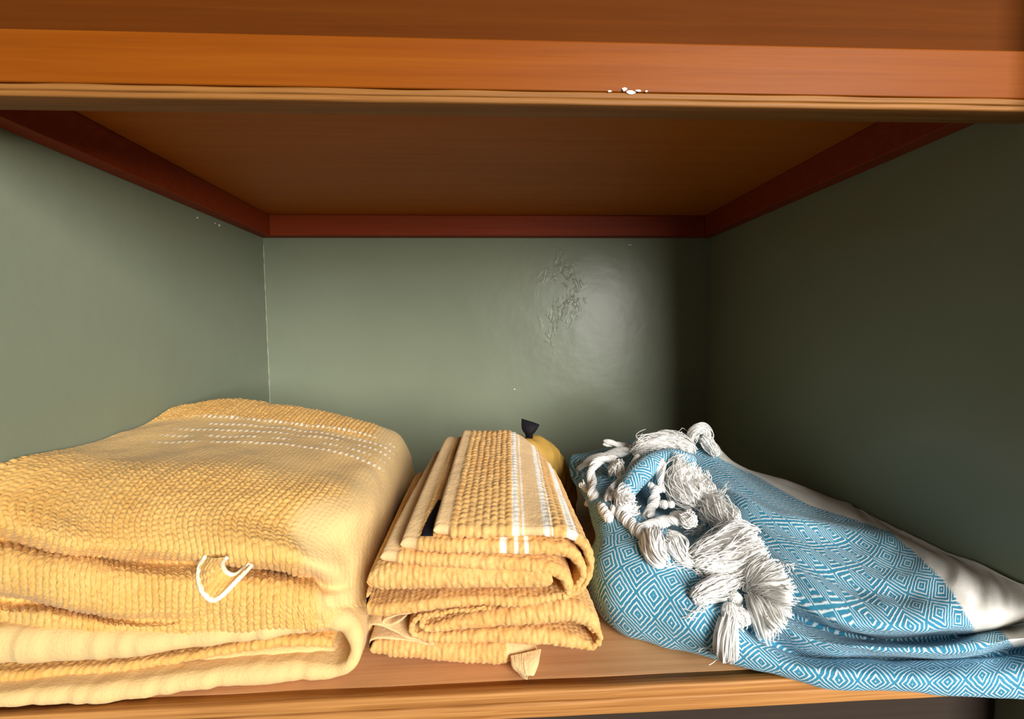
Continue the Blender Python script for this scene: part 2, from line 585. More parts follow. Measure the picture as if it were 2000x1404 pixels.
# ------------------------------------------------------------------ folded sheet with thickness
def sheet(name, pts, parent, mat, L=0.20, ds=0.0010, fine=0.05, dx=(0.0, 0.0), kz=0.48, pa=0.0044, pb=0.0042, amp=0.0014,
          edge_amp=0.0018, plain=None, stripes=(), seed=0.0, hem=0.0, top_fine=None, yj=0.0018, slant=0.55, kzp=0.8, droop=0.0, pucker=0.0, xmin=None):
    pts = np.array(pts, float)
    W3 = np.array([P(a, b, d) for a, b, d, t in pts])
    th = pts[:, 3] * pts[:, 2] * DS / F
    Q = np.concatenate([W3, th[:, None]], 1)
    u = np.linspace(0, len(Q) - 1, 1200)
    C = cr(Q, u)
    s = np.concatenate([[0], np.cumsum(np.linalg.norm(np.diff(C[:, [0, 2]], axis=0), axis=1))])
    n = max(20, int(s[-1] / ds))
    S = np.linspace(0, s[-1], n)
    C = np.stack([np.interp(S, s, C[:, k]) for k in range(4)], 1)
    tx, tz = np.gradient(C[:, 0]), np.gradient(C[:, 2])
    l = np.hypot(tx, tz)
    tx, tz = tx / l, tz / l
    nx, nz = -tz, tx
    h = np.maximum(C[:, 3] / 2, 0.0008)
    for e in (S, S[-1] - S):                                    # rounded ends
        q = np.clip(e / h, 0, 1)
        h = h * np.sqrt(np.clip(1 - (1 - q) ** 2, 0.0004, 1))
    h0 = C[:, 3] / 2
    # cross-section parameters: (a along n, depth, normal)
    tf = top_fine if top_fine else fine
    top = np.concatenate([np.arange(L, tf, -0.004), np.arange(tf, 0, -ds * 1.15)])
    na = max(9, int(PI * h0.max() / ds * 0.8))
    arc = np.linspace(0, PI, na)
    bot = np.concatenate([np.arange(ds, 0.02, ds * 1.6), [0.03, 0.06, 0.12, L]])
    N = len(top) + na + len(bot)
    A = np.concatenate([np.ones(len(top)), np.cos(arc), -np.ones(len(bot))])
    Dp = np.concatenate([top, np.zeros(na), bot])
    R = np.concatenate([np.zeros(len(top)), np.sin(arc), np.zeros(len(bot))])
    nA = A.copy()
    nA[:len(top)] = 1
    rr = np.minimum(h, 0.010)[:, None]
    SS = S[:, None] * np.ones((1, N))
    # loop coordinate for the stitches
    B = np.concatenate([-top, arc / PI * 2 * np.mean(h0), 2 * np.mean(h0) + bot])[None, :] * np.ones((n, 1))
    hemk = np.ones((n, 1)) if hem <= 0 else ss(hem * 0.85, hem * 1.1, S)[:, None]
    pl = 1 - hemk * np.ones((1, N))
    st = np.zeros((n, N))
    for c, w_ in stripes:
        st = np.maximum(st, 1 - ss(w_ * 0.35, w_ * 0.65, np.abs(SS - c + 0.0007 * (vnoise(B * 300, SS * 20, 3) - .5))))
    if plain:
        for p0, p1 in plain:
            pl = np.maximum(pl, ss(p0 - .001, p0 + .001, SS) * (1 - ss(p1 - .001, p1 + .001, SS)))
    face = np.concatenate([np.zeros(len(top)), np.sin(arc), np.zeros(len(bot))])[None, :]
    K = knit(SS, B, pa, pb, slant, seed)
    Ke = knit(SS, B * 0.35, pa * 0.98, 0.0035, 0.25, seed + 3)
    disp = (amp * K * (1 - face) + (edge_amp * Ke + 0.6 * amp * K) * face) * (1 - 0.93 * pl) * (1 - 0.5 * st) + 0.0006 * (vnoise(SS * 120, B * 120, seed) - .5)
    disp = disp - 0.5 * amp + pucker * (vnoise(SS * 150 + 0.6 * vnoise(SS * 9, B * 60), B * 18, seed + 2) - .5) * (0.4 + 0.6 * face)
    ends = np.clip(np.minimum(S, S[-1] - S) / np.maximum(h0, 1e-4), 0, 1)[:, None]
    disp = disp * (0.3 + 0.7 * ends)
    off = h[:, None] * A[None, :] + disp * nA[None, :]
    yy = Dp[None, :] - rr * 1.0 * R[None, :] - disp * R[None, :] + rr * 1.0
    yj_ = yj * 2 * (vnoise(S * 28 + seed * 3, S * 0 + 0.5, seed) - .5) + yj * 0.8 * (vnoise(S * 120, S * 0, seed + 1) - .5)
    G = np.zeros((n, N, 3))
    d = Dp[None, :] / L
    dxs = np.interp(S, [0, S[-1]], dx)[:, None]
    G[..., 0] = C[:, 0:1] + nx[:, None] * off + d * dxs
    Z = C[:, 2:3] + nz[:, None] * off
    sag = 0.0012 * (vnoise(SS * 40 + seed, B * 25, seed + 9) - .5)
    Zs = (Z + sag) * (1 + kz * d ** kzp)
    Zs = Zs * (1 - 0.16 * np.clip((d - 0.82) / 0.18, 0, 1) ** 2 * (kz > 0))
    Zs = Zs - droop * d ** 0.8 * ss(0.015, 0.085, C[:, 0:1]) * np.clip(Z / 0.10, 0, 1.2)
    G[..., 2] = np.maximum(Zs, 0.0006)
    if xmin is not None:
        G[..., 0] = np.maximum(G[..., 0], xmin)
    G[..., 1] = C[:, 1:2] + yy + yj_[:, None]
    return adopt(grid_mesh(name, G, mat, None, attrs={'plain': pl, 'stripe': st}, close_v=True), parent)


# ------------------------------------------------------------------ large bath towel (left)
bt = empty('bath_towel', (-0.22, 0.45, 0.0), 'large butter-yellow knitted bath towel folded in a thick pile against the left wall', 'towel')
X8 = (-.37, -.315, -.25, -.19, -.14, -.100, -.084, -.081)


def row(D, zs, c6, c7, Ds=None):
    r = []
    for i in range(6):
        r.append(W(X8[i], D if Ds is None else Ds[i], zs[i]))
    r.append(W(-.086, c6[0], c6[1]))
    r.append(W(-.090, c7[0], c7[1]))
    return r


A_rows = [
    row(.64, (.02, .02, .02, .02, .02, .02), (.64, .01), (.64, .005)),
    row(.635, (.10, .11, .10, .09, .08, .07), (.63, .05), (.63, .01)),
    row(.605, (.151, .159, .152, .142, .129, .113), (.60, .07), (.60, .01)),
    row(.53, (.143, .146, .143, .136, .127, .113), (.55, .075), (.56, .01)),
    row(.45, (.140, .136, .135, .131, .122, .108), (.50, .075), (.52, .01)),
    row(.39, (.144, .134, .130, .125, .116, .101), (.46, .070), (.49, .01)),
]


def prow(lst, c6, c7):
    lst = [(a, b, d - 0.013 * min(1.0, max(0.0, 1 - a / 600))) for a, b, d in lst]
    return [tuple(q) for q in lst] + [W(-.086, *c6), W(-.090, *c7)]


A_rows += [
    prow([(-60, 940, .365), (110, 990, .358), (260, 1000, .354), (410, 1005, .352), (540, 1030, .355), (655, 1060, .365)], (.43, .062), (.47, .01)),
    prow([(-60, 1010, .345), (110, 1055, .338), (255, 1072, .336), (415, 1078, .335), (550, 1085, .338), (655, 1112, .352)], (.415, .052), (.45, .01)),
    prow([(-60, 1036, .360), (110, 1078, .358), (250, 1095, .356), (420, 1100, .357), (560, 1113, .374), (655, 1145, .358)], (.405, .045), (.43, .01)),
    prow([(-60, 1060, .342), (110, 1100, .338), (250, 1120, .338), (420, 1130, .338), (560, 1140, .345), (655, 1165, .352)], (.400, .040), (.425, .01)),
    prow([(-60, 1105, .335), (110, 1135, .333), (250, 1160, .334), (420, 1165, .334), (560, 1168, .338), (657, 1182, .350)], (.395, .034), (.42, .008)),
    prow([(-60, 1142, .340), (110, 1168, .337), (250, 1195, .336), (420, 1190, .335), (560, 1188, .337), (660, 1195, .350)], (.388, .028), (.41, .006)),
    prow([(-60, 1158, .366), (110, 1184, .358), (250, 1210, .347), (420, 1206, .338), (560, 1204, .339), (662, 1205, .351)], (.384, .025), (.405, .006)),
    prow([(-60, 1190, .345), (110, 1205, .342), (250, 1224, .340), (420, 1222, .338), (560, 1216, .340), (664, 1212, .352)], (.380, .020), (.40, .005)),
    prow([(-60, 1250, .350), (110, 1240, .350), (250, 1245, .348), (420, 1240, .346), (560, 1228, .347), (666, 1222, .356)], (.378, .015), (.40, .004)),
    prow([(-60, 1280, .40), (110, 1265, .40), (250, 1262, .40), (420, 1255, .40), (560, 1245, .40), (660, 1235, .40)], (.40, .010), (.41, .003)),
]
CA = [[P(*q) for q in r] for r in A_rows]
G, u, v = dense(CA, 420, 420)
G, tv = even(G, 0, 560)
G, tu = even(G, 1, 640)
vv = np.interp(tv, np.arange(420), v)[:, None] * np.ones((1, 640))
uu = np.interp(tu, np.arange(420), u)[None, :] * np.ones((560, 1))
Nn = gnormals(G)
if Nn[200, 300, 2] < 0:
    Nn = -Nn
Ua = arclen(G, 1).mean(0)[None, :] * np.ones((560, 1))
Va = arclen(G, 0)
# bands: popcorn knit at the back, flat striped band, knit front, smooth right flank
band = ss(2.75, 2.95, vv) * (1 - ss(4.0, 5.2, vv + 0.35 * (vnoise(Ua * 30, Va * 30) - .5)))
flank = ss(4.25, 4.75, uu + 0.5 * (vnoise(Ua * 25, Va * 25, 2) - .5) - 0.30 * ss(7, 9, vv) + 0.2 * ss(4, 6, vv))
flank = flank * (1 - 0.5 * ss(10, 11, vv))
kk = (1 - band) * (1 - flank)
st = np.zeros_like(vv)
for c in (2.78, 3.0, 3.22, 3.44, 3.66):
    dash = ss(-0.1, 0.4, np.sin(Ua * 2 * PI / 0.0062 + c * 9)) * ss(0.15, 0.4, vnoise(Ua * 60, Va * 0 + c * 7, 4))
    st = np.maximum(st, (1 - ss(0.020, 0.042, np.abs(vv - c + 0.06 * np.sin(Ua * 18 + c)))) * dash)
st = st * ss(0.6, 1.4, uu) * (1 - ss(4.9, 5.3, uu))
K = knit(Ua, Va, 0.0050, 0.0046, 0.6, 1.0)
K2 = knit(Ua, Va, 0.0040, 0.0036, 0.2, 2.0)
disp = 0.0026 * K * kk + 0.0005 * K2 * (1 - kk) + 0.0008 * st
disp += 0.0024 * (vnoise(Ua * 45, Va * 45, 7) - .5) + 0.009 * (vnoise(Ua * 14, Va * 14, 8) - .5) * ss(5, 7, vv) * (1 - flank)
# crumpled pocket right of the trim
G = G + Nn * disp[..., None]
G[..., 0] = np.maximum(G[..., 0], XL + 0.0008)
G[..., 2] = np.maximum(G[..., 2], 0.0005)
body = adopt(grid_mesh('pile_body', G, TOWEL, None, attrs={'plain': np.maximum(flank, 0.6 * band), 'stripe': st}), bt)
BODY = bvh_of(body)

hemD = lambda px: 0.319 + 0.026 * max(-40, px) / 690
hp = [(-70, 1280, 80), (100, 1273, 72), (200, 1269, 64), (300, 1263, 52), (400, 1252, 42), (500, 1242, 38), (600, 1226, 40),
      (652, 1222, 46), (684, 1240, 40), (692, 1272, 27), (682, 1302, 25), (652, 1319, 30), (600, 1324, 38), (520, 1328, 46),
      (400, 1339, 42), (200, 1363, 42), (0, 1377, 34), (-70, 1382, 34)]
sheet('hem_fold', [(a, b, hemD(a) - (0.004 if b > 1300 else 0), t) for a, b, t in hp], bt, TOWEL, L=0.16, kz=0.0, plain=[(-1, 9)], seed=11, yj=0.002, ds=0.0012, pucker=0.0013)
ip = [(-70, 1346, 24), (200, 1328, 22), (350, 1306, 25), (520, 1284, 31), (620, 1282, 29), (658, 1288, 18)]
sheet('inner_fold', [(a, b, hemD(a) + 0.012, t) for a, b, t in ip], bt, TOWEL, L=0.12, kz=0.0, plain=[(-1, 9)], seed=12, ds=0.0012)
ip = [(-70, 1328, 20), (200, 1311, 18), (350, 1289, 16), (520, 1259, 20), (610, 1256, 20), (648, 1262, 14)]
sheet('inner_fold', [(a, b, hemD(a) + 0.010, t) for a, b, t in ip], bt, TOWEL, L=0.12, kz=0.0, seed=13, pa=0.0056, slant=0.9, edge_amp=0.0016)


def tube(name, pts, rad, mat, parent, ns=8, per=0.0009, wob=0.0):
    pts = np.array(pts, float)
    u_ = np.linspace(0, len(pts) - 1, 300)
    C = cr(pts, u_)
    s = np.concatenate([[0], np.cumsum(np.linalg.norm(np.diff(C, axis=0), axis=1))])
    n_ = max(8, int(s[-1] / per))
    C = np.stack([np.interp(np.linspace(0, s[-1], n_), s, C[:, k]) for k in range(3)], 1)
    T_, N_, B_ = frames(C)
    a = np.linspace(0, 2 * PI, ns, endpoint=False)
    e = np.clip(np.minimum(np.linspace(0, s[-1], n_), s[-1] - np.linspace(0, s[-1], n_)) / rad, 0, 1)
    r_ = rad * np.sqrt(np.clip(1 - (1 - e) ** 2, 0.01, 1)) * (1 + wob * np.sin(np.arange(n_) * 1.9))
    G = C[:, None] + r_[:, None, None] * (np.cos(a)[None, :, None] * N_[:, None] + np.sin(a)[None, :, None] * B_[:, None])
    return adopt(grid_mesh(name, G, mat, None, close_v=True), parent)


def frames(C):
    T_ = np.gradient(C, axis=0)
    T_ /= np.maximum(np.linalg.norm(T_, axis=1, keepdims=True), 1e-9)
    N_ = np.zeros_like(C)
    a = np.array([0, 0, 1.0]) if abs(T_[0, 2]) < 0.9 else np.array([1.0, 0, 0])
    nn = a - T_[0] * (a @ T_[0])
    for i in range(len(C)):
        nn = nn - T_[i] * (nn @ T_[i])
        nn /= max(np.linalg.norm(nn), 1e-9)
        N_[i] = nn
    return T_, N_, np.cross(T_, N_)


def hit(bv, px, py):
    d = _f + _r * ((px - 1000) / F) + _u * ((702 - py) / F)
    L_ = np.linalg.norm(d)
    loc, nrm, i, dist = bv.ray_cast(Vector(CAM), Vector(d / L_))
    if loc is None:
        return None
    return dist / L_


def at_surface(bv, px, py, lift, default):
    D = hit(bv, px, py)
    D = default if D is None else D
    return CAM + (_f + _r * ((px - 1000) / F) + _u * ((702 - py) / F)) * (D - lift)


# turned-out corner with cream piping on the front of the bath towel
def smooth_on(bv, poly, lift, default=0.34):
    Ds = [hit(bv, a, b) for a, b in poly]
    good = [d for d in Ds if d is not None and d < 0.7]
    md = np.median(good) if good else default
    Ds = np.array([md if (d is None or abs(d - md) > 0.05) else d for d in Ds])
    k_ = np.convolve(np.pad(Ds, 1, mode='edge'), [0.25, 0.5, 0.25], 'valid')
    return [CAM + (_f + _r * ((a - 1000) / F) + _u * ((702 - b) / F)) * (d - lift) for (a, b), d in zip(poly, k_)]


outer = [(404, 1084), (393, 1102), (390, 1128), (396, 1150), (408, 1165), (420, 1170), (436, 1161), (455, 1142), (474, 1122), (494, 1100)]
inner = [(446, 1086), (437, 1098), (441, 1112), (452, 1120), (464, 1119), (476, 1110), (488, 1100)]
op = smooth_on(BODY, outer, 0.0045)
ipn = smooth_on(BODY, inner, 0.0055)
cf = np.zeros((40, 130, 3))
O = cr(np.array(op), np.linspace(0, len(op) - 1, 130))
I_ = cr(np.array(ipn), np.linspace(0, len(ipn) - 1, 130))
for i in range(40):
    t = i / 39
    cf[i] = O * (1 - t) + I_ * t
    cf[i, :, 1] -= 0.0025 * math.sin(t * PI)
uc, vc = np.meshgrid(np.arange(130) * 0.00046, np.arange(40) * 0.0007)
cf += np.array([0, -1, 0])[None, None] * (0.0022 * knit(uc, vc, 0.005, 0.0045))[..., None]
fo = adopt(grid_mesh('corner_flap', cf, TOWEL, None, attrs={'plain': np.zeros((40, 130)), 'stripe': np.zeros((40, 130))}), bt)
p1 = tube('piping', [q + np.array([0, -0.001, 0]) for q in op], 0.0019, PIPING, bt, wob=0.05)
p1['label'] = 'cream piping on the turned corner'
tube('piping', [q + np.array([0, -0.001, 0]) for q in ipn], 0.0015, PIPING, bt, wob=0.05)

# ------------------------------------------------------------------ hand towel (middle)
ht = empty('hand_towel', (0.0, 0.42, 0.0), 'amber-yellow waffle hand towel with white stripes, zigzag-folded in a stack in the middle', 'towel')
D0 = 0.350


def fold(pts, D=D0, **kw):
    return sheet('fold', [(a, b, D if len(r) == 0 else r[0], t) for a, b, t, *r in pts], ht, HAND, xmin=-0.0975, **kw)


# bottom fold and its hanging corner
fold([(722, 1270, 26), (780, 1271, 40), (850, 1277, 44), (930, 1281, 42), (1000, 1280, 44), (1052, 1281, 36)], D=0.356, kz=0.2, seed=21, plain=[(.108, .2)], dx=(0, -.01))
# thin wavy folds at the left of the lower half
fold([(716, 1225, 8), (738, 1222, 8), (765, 1232, 8), (800, 1246, 8), (850, 1256, 8)], D=0.356, kz=.3, seed=22, L=.08, plain=[(-1, 9)])
fold([(719, 1268, 7), (722, 1252, 8), (745, 1247, 8), (790, 1252, 8), (850, 1259, 8)], D=0.355, kz=.3, seed=23, L=.08, plain=[(-1, 9)])
fold([(900, 1189, 7), (850, 1193, 7), (800, 1199, 7), (755, 1210, 8), (748, 1218, 8), (760, 1222, 8), (780, 1214, 7), (795, 1202, 6)], D=0.358, kz=.3, seed=24, L=.08, plain=[(-1, 9)])
# lower S fold
fold([(868, 1197, 8), (830, 1202, 9), (808, 1214, 10), (803, 1228, 10), (812, 1242, 12), (850, 1248, 20), (930, 1247, 26), (1000, 1247, 30), (1060, 1250, 32),
      (1120, 1257, 26), (1158, 1264, 12), (1172, 1252, 12), (1170, 1238, 12), (1150, 1227, 14)], D=0.354, kz=.3, seed=25, dx=(0, -.01))
fold([(960, 1187, 6), (890, 1194, 7), (840, 1204, 8), (824, 1216, 10), (829, 1228, 12), (860, 1226, 20), (930, 1217, 32), (1000, 1211, 38), (1060, 1205, 44),
      (1110, 1203, 46), (1140, 1209, 38), (1160, 1222, 26), (1170, 1240, 12)], D=0.352, kz=.35, seed=26, dx=(0, -.01))
# upper half: long fold under the flaps, turning up at the left
fold([(1112, 1152, 8), (1102, 1164, 12), (1060, 1172, 16), (1000, 1177, 20), (930, 1178, 20), (850, 1183, 22), (780, 1191, 24), (730, 1195, 24), (706, 1184, 16), (707, 1168, 14),
      (722, 1155, 14)], D=0.349, kz=.25, seed=27, droop=.02, dx=(.008, -.01))
fold([(716, 1136, 40), (760, 1134, 50), (850, 1134, 52), (950, 1134, 50), (1020, 1132, 50), (1060, 1133, 44), (1080, 1134, 36)], D=0.349, kz=.25, seed=28, droop=.02, dx=(.006, -.01))
# three nested flaps whose right ends wrap down
fold([(742, 1088, 26), (800, 1094, 26), (900, 1099, 28), (1000, 1105, 28), (1068, 1111, 28), (1098, 1124, 24), (1110, 1144, 20), (1108, 1160, 14), (1100, 1171, 10)],
     seed=29, kz=.38, droop=.038, dx=(.024, 0), hem=0.013)
flap2 = fold([(781, 1064, 28), (840, 1068, 28), (920, 1070, 28), (1000, 1072, 28), (1080, 1075, 28), (1116, 1084, 24), (1136, 1105, 18), (1140, 1128, 15), (1130, 1146, 12), (1108, 1165, 9)],
     seed=30, kz=.41, droop=.04, dx=(.020, 0), hem=0.013, stripes=[(.080, .005), (.090, .003), (.098, .003)])
top = fold([(846, 1038, 28), (900, 1040, 24), (960, 1041, 24), (1020, 1042, 24), (1080, 1042, 22), (1118, 1050, 20), (1142, 1068, 16), (1153, 1092, 14), (1154, 1118, 13),
            (1145, 1142, 11), (1128, 1158, 10), (1104, 1170, 8)],
           seed=31, kz=.36, droop=.045, dx=(.014, -.0), hem=0.0125, top_fine=0.198, pa=0.0062, pb=0.0058, amp=0.0019, slant=0.2,
           stripes=[(.0640, .0050), (.0700, .0016), (.0880, .0045), (.0925, .0012), (.1060, .0045), (.1100, .0030)], plain=[(.067, .086)])
top.name = 'striped_flap'
# hanging hem corner under the bottom fold
hc = [[(1000, 1282, .3545), (1020, 1278, .3540), (1040, 1275, .3535), (1057, 1270, .354)],
      [(1004, 1296, .3500), (1020, 1296, .3485), (1037, 1293, .3478), (1053, 1288, .349)],
      [(1014, 1305, .3480), (1024, 1308, .3462), (1036, 1306, .3455), (1047, 1303, .3465)],
      [(1022, 1314, .3470), (1028, 1318, .3445), (1034, 1319, .3440), (1040, 1315, .3450)],
      [(1025, 1320, .3465), (1028, 1323, .3435), (1033, 1324, .3430), (1037, 1322, .3440)]]
G, u, v = dense([[P(*q) for q in r] for r in hc], 60, 60)
uc, vc = np.meshgrid(np.linspace(0, .025, 60), np.linspace(0, .03, 60))
G[..., 2] = np.maximum(G[..., 2], 0.0042)
G[..., 1] -= 0.0005 * np.abs(np.sin(uc * 2 * PI / .004)) * (uc < .012)
hco = adopt(grid_mesh('hem_corner', G, HAND, None, attrs={'plain': np.ones((60, 60)), 'stripe': np.zeros((60, 60))}), ht)
md = hco.modifiers.new('thickness', 'SOLIDIFY')
md.thickness = 0.003
# sewn-in black label between the two upper flaps
lab = [(822, 1046, 846, 1046), (828, 1030, 846, 1030), (836, 1012, 850, 1012), (846, 994, 857, 994), (856, 976, 866, 976)]
FLAP2 = bvh_of(flap2)
LG = [[at_surface(FLAP2, a, b, 0.0016, .36), at_surface(FLAP2, c, d_, 0.0016, .36)] for a, b, c, d_ in lab]
LG = cr(np.array(LG), np.linspace(0, 4, 24))
G = LG[:, :1] * (1 - np.linspace(0, 1, 8))[None, :, None] + LG[:, 1:] * np.linspace(0, 1, 8)[None, :, None]
lo = adopt(grid_mesh('care_label', G, BLACK, None), ht)
lo['label'] = 'small black sewn label'
md = lo.modifiers.new('thickness', 'SOLIDIFY')
md.thickness = 0.0006

# ------------------------------------------------------------------ ochre cloth bundle behind
wq = P(1030, 905, .66)
ob = empty('cloth_bundle', (wq[0], wq[1], 0.0), 'crumpled ochre cloth with a black tab, lying behind the striped hand towel', 'cloth')
na_, nb_ = 120, 90
th_ = np.linspace(0, 2 * PI, na_, endpoint=False)[None, :]
ph_ = np.linspace(0.02, PI * 0.5, nb_)[:, None]
cx, cy = wq[0] + 0.002, wq[1]
rx, ry, rz = 0.066, 0.055, 0.112
G = np.zeros((nb_, na_, 3))
sx = np.sign(np.cos(th_)) * np.abs(np.cos(th_)) ** 0.8
sy = np.sign(np.sin(th_)) * np.abs(np.sin(th_)) ** 0.8
rad_ = np.sin(ph_) ** 0.75
wr_ = 1 + 0.03 * np.sin(2 * th_ + 7 * ph_) + 0.02 * np.sin(3 * th_ - 9 * ph_ + 1) + 0.05 * (vnoise(th_ * 4 + 0 * ph_, ph_ * 6 + 0 * th_, 3) - .5)
G[..., 0] = cx + rx * rad_ * sx * wr_
G[..., 1] = cy + ry * rad_ * sy * wr_
G[..., 2] = 0.001 + rz * np.cos(ph_) ** 0.8 * (1 + 0.06 * np.sin(3 * th_ + 2 * ph_) * np.sin(ph_)) - 0.14 * (G[..., 0] - cx)
a1, a2 = G[..., 0] * 40 + G[..., 1] * 18, G[..., 2] * 46 - G[..., 1] * 30
fold_ = np.abs(vnoise(a1 + 0.8 * vnoise(a2, a1, 2), a2, 4) - .5) * 2
G += gnormals(G) * np.where(gnormals(G)[60, 60, 2] < 0, -1, 1) * (0.008 * (fold_ - .4) + 0.003 * (vnoise(a1 * 3, a2 * 3, 6) - .5))[..., None]
G[..., 2] = np.maximum(G[..., 2], 0.001)
adopt(grid_mesh('crumpled_cloth', G, OCHRE, None, close_v=True), ob)
tab = [[(1019, 818, .655), (1030, 822, .653), (1042, 826, .653), (1053, 830, .655)],
       [(1019, 828, .652), (1030, 832, .649), (1041, 834, .649), (1049, 836, .652)],
       [(1021, 838, .651), (1030, 842, .648), (1038, 843, .648), (1044, 842, .651)],
       [(1027, 846, .652), (1032, 848, .650), (1036, 848, .650), (1039, 847, .652)],
       [(1028, 854, .656), (1032, 856, .655), (1036, 856, .655), (1040, 854, .656)]]
G, u, v = dense([[P(*q) for q in r] for r in tab], 16, 16)
to = adopt(grid_mesh('tab', G, BLACK, None), ob)
to['label'] = 'stiff black tab'
md = to.modifiers.new('thickness', 'SOLIDIFY')
md.thickness = 0.002

# ------------------------------------------------------------------ blue throw (right)
tp = P(1500, 1200, .40)
tw = empty('throw', (0.25, 0.45, 0.0), 'blue and white diamond-woven throw with knotted white fringe, folded on the right', 'blanket')
R_ = [
    # bottom contact (tucked under)
    [(1165, 1165, .47), (1210, 1215, .43), (1305, 1245, .405), (1422, 1275, .385), (1560, 1300, .365), (1700, 1318, .355), (1850, 1330, .350), (2000, 1335, .355), (2090, 1330, .36)],
    [(1156, 1176, .435), (1200, 1229, .396), (1300, 1263, .374), (1420, 1296, .355), (1560, 1328, .338), (1700, 1349, .328), (1850, 1361, .325), (2000, 1363, .333), (2090, 1354, .34)],
    [(1149, 1140, .430), (1180, 1185, .385), (1290, 1215, .362), (1410, 1258, .345), (1560, 1305, .330), (1700, 1320, .321), (1850, 1328, .318), (2000, 1322, .326), (2090, 1314, .335)],
    [(1151, 1100, .435), (1172, 1130, .392), (1285, 1165, .366), (1405, 1220, .350), (1558, 1285, .345), (1700, 1294, .338), (1860, 1297, .336), (1990, 1281, .343), (2090, 1269, .345)],
    [(1156, 1072, .446), (1174, 1094, .402), (1285, 1130, .376), (1405, 1190, .360), (1558, 1276, .356), (1700, 1284, .351), (1860, 1287, .350), (1990, 1270, .355), (2090, 1258, .358)],
    [(1164, 1045, .455), (1182, 1066, .412), (1286, 1106, .386), (1405, 1166, .369), (1558, 1240, .334), (1700, 1265, .323), (1860, 1267, .321), (1990, 1248, .331), (2090, 1232, .338)],
    [(1155, 1015, .47), (1190, 1038, .43), (1290, 1072, .402), (1408, 1140, .385), (1560, 1210, .362), (1692, 1248, .355), (1850, 1247, .354), (1965, 1227, .362), (2060, 1206, .366)],
    [(1148, 985, .49), (1195, 1002, .45), (1290, 1040, .425), (1410, 1105, .402), (1560, 1202, .360), (1690, 1241, .350), (1850, 1240, .350), (1965, 1220, .358), (2060, 1198, .362)],
    [(1143, 975, .50), (1195, 990, .46), (1288, 1020, .46), (1412, 1085, .410), (1560, 1178, .346), (1688, 1222, .327), (1845, 1220, .328), (1968, 1200, .340), (2060, 1178, .348)],
    [(1130, 955, .53), (1190, 965, .50), (1280, 985, .56), (1402, 1030, .45), (1552, 1110, .375), (1680, 1150, .358), (1820, 1150, .357), (1945, 1150, .355), (2040, 1150, .358)],
    [(1115, 930, .58), (1190, 930, .55), (1280, 945, .60), (1392, 965, .50), (1528, 1035, .425), (1650, 1070, .412), (1780, 1080, .405), (1900, 1108, .385), (1990, 1138, .365)],
    [(1112, 905, .63), (1190, 905, .60), (1282, 905, .585), (1372, 905, .555), (1480, 955, .51), (1590, 990, .495), (1700, 1018, .465), (1810, 1068, .425), (1910, 1100, .40)],
    [(1120, 890, .66), (1195, 872, .66), (1285, 842, .63), (1372, 852, .60), (1430, 902, .60), (1530, 934, .56), (1640, 977, .52), (1745, 1028, .47), (1850, 1084, .435)],
    [(1128, 908, .70), (1200, 895, .70), (1290, 880, .68), (1375, 890, .66), (1440, 930, .63), (1540, 955, .585), (1645, 995, .54), (1750, 1040, .49), (1855, 1095, .445)],
    [(1130, 940, .73), (1205, 945, .73), (1295, 945, .71), (1380, 950, .69), (1450, 965, .65), (1550, 985, .60), (1650, 1020, .55), (1755, 1060, .50), (1860, 1110, .45)],
]
CC = [[P(*q) for q in r] for r in R_]
G, u, v = dense(CC, 420, 420)
G, tv = even(G, 0, 420)
G, tu = even(G, 1, 560)
vv = np.interp(tv, np.arange(420), v)[:, None] * np.ones((1, 560))
uu = np.interp(tu, np.arange(420), u)[None, :] * np.ones((420, 1))
Nn = gnormals(G)
if Nn[250, 400, 2] < 0:
    Nn = -Nn
Ua, Va = arclen(G, 1), arclen(G, 0)
Ua = Ua - Ua[:, 230:231] + 0.2


def box_smooth(A, w, axis):
    k_ = np.ones(w) / w
    pad = [(0, 0), (0, 0)]
    pad[axis] = (w // 2, w - 1 - w // 2)
    return np.apply_along_axis(lambda r_: np.convolve(r_, k_, 'valid'), axis, np.pad(A, pad, mode='reflect', reflect_type='odd'))


Va = box_smooth(box_smooth(Va, 161, 1), 81, 1)
Ua = box_smooth(box_smooth(Ua, 101, 0), 41, 0)
body_zone = ss(8, 9.5, vv) * ss(2.6, 3.4, uu)
disp = 0.004 * (vnoise(Ua * 22, Va * 30, 3) - .5) + 0.0016 * (vnoise(Ua * 60, Va * 60, 5) - .5)
disp += 0.0045 * body_zone * (1 - 0.8 * ss(5.2, 6.4, uu)) * (vnoise(Ua * 9 + Va * 16, Va * 10 - Ua * 5, 6) - .5)
disp += 0.007 * np.exp(-((vv - 10.25 - 0.12 * (uu - 4)) / 0.22) ** 2) * ss(3.0, 3.6, uu) * (1 - ss(5.0, 6.2, uu))
disp -= 0.004 * np.exp(-((vv - 9.3 + 0.25 * (uu - 4)) / 0.25) ** 2) * ss(3.2, 4.0, uu) * (1 - ss(5.5, 6.5, uu))
G = G + Nn * disp[..., None]
G[..., 0] = np.minimum(G[..., 0], XR - 0.0008)
G[..., 2] = np.where(G[..., 1] > YS - 0.002, np.maximum(G[..., 2], 0.0005), G[..., 2])
pxs, pys = proj(G)
xb = np.interp(pys, [895, 930, 985, 1040, 1130, 1225], [1405, 1480, 1580, 1742, 1842, 1902])
xb = xb + 6 * (vnoise(Va * 200, Ua * 0 + 1, 4) - .5)
dmask = ss(-4, 4, pxs - xb) * (vv > 6.4) * (uu > 3.0)
xb2 = 1952 + (pys - 1225) * 0.75
dmask = np.maximum(dmask, ss(-4, 4, pxs - xb2) * (vv > 4.2) * (vv <= 6.4) * (uu > 3.0))
dmask = np.maximum(dmask, (vv > 12.2) * (uu > 3.6) * 1.0)
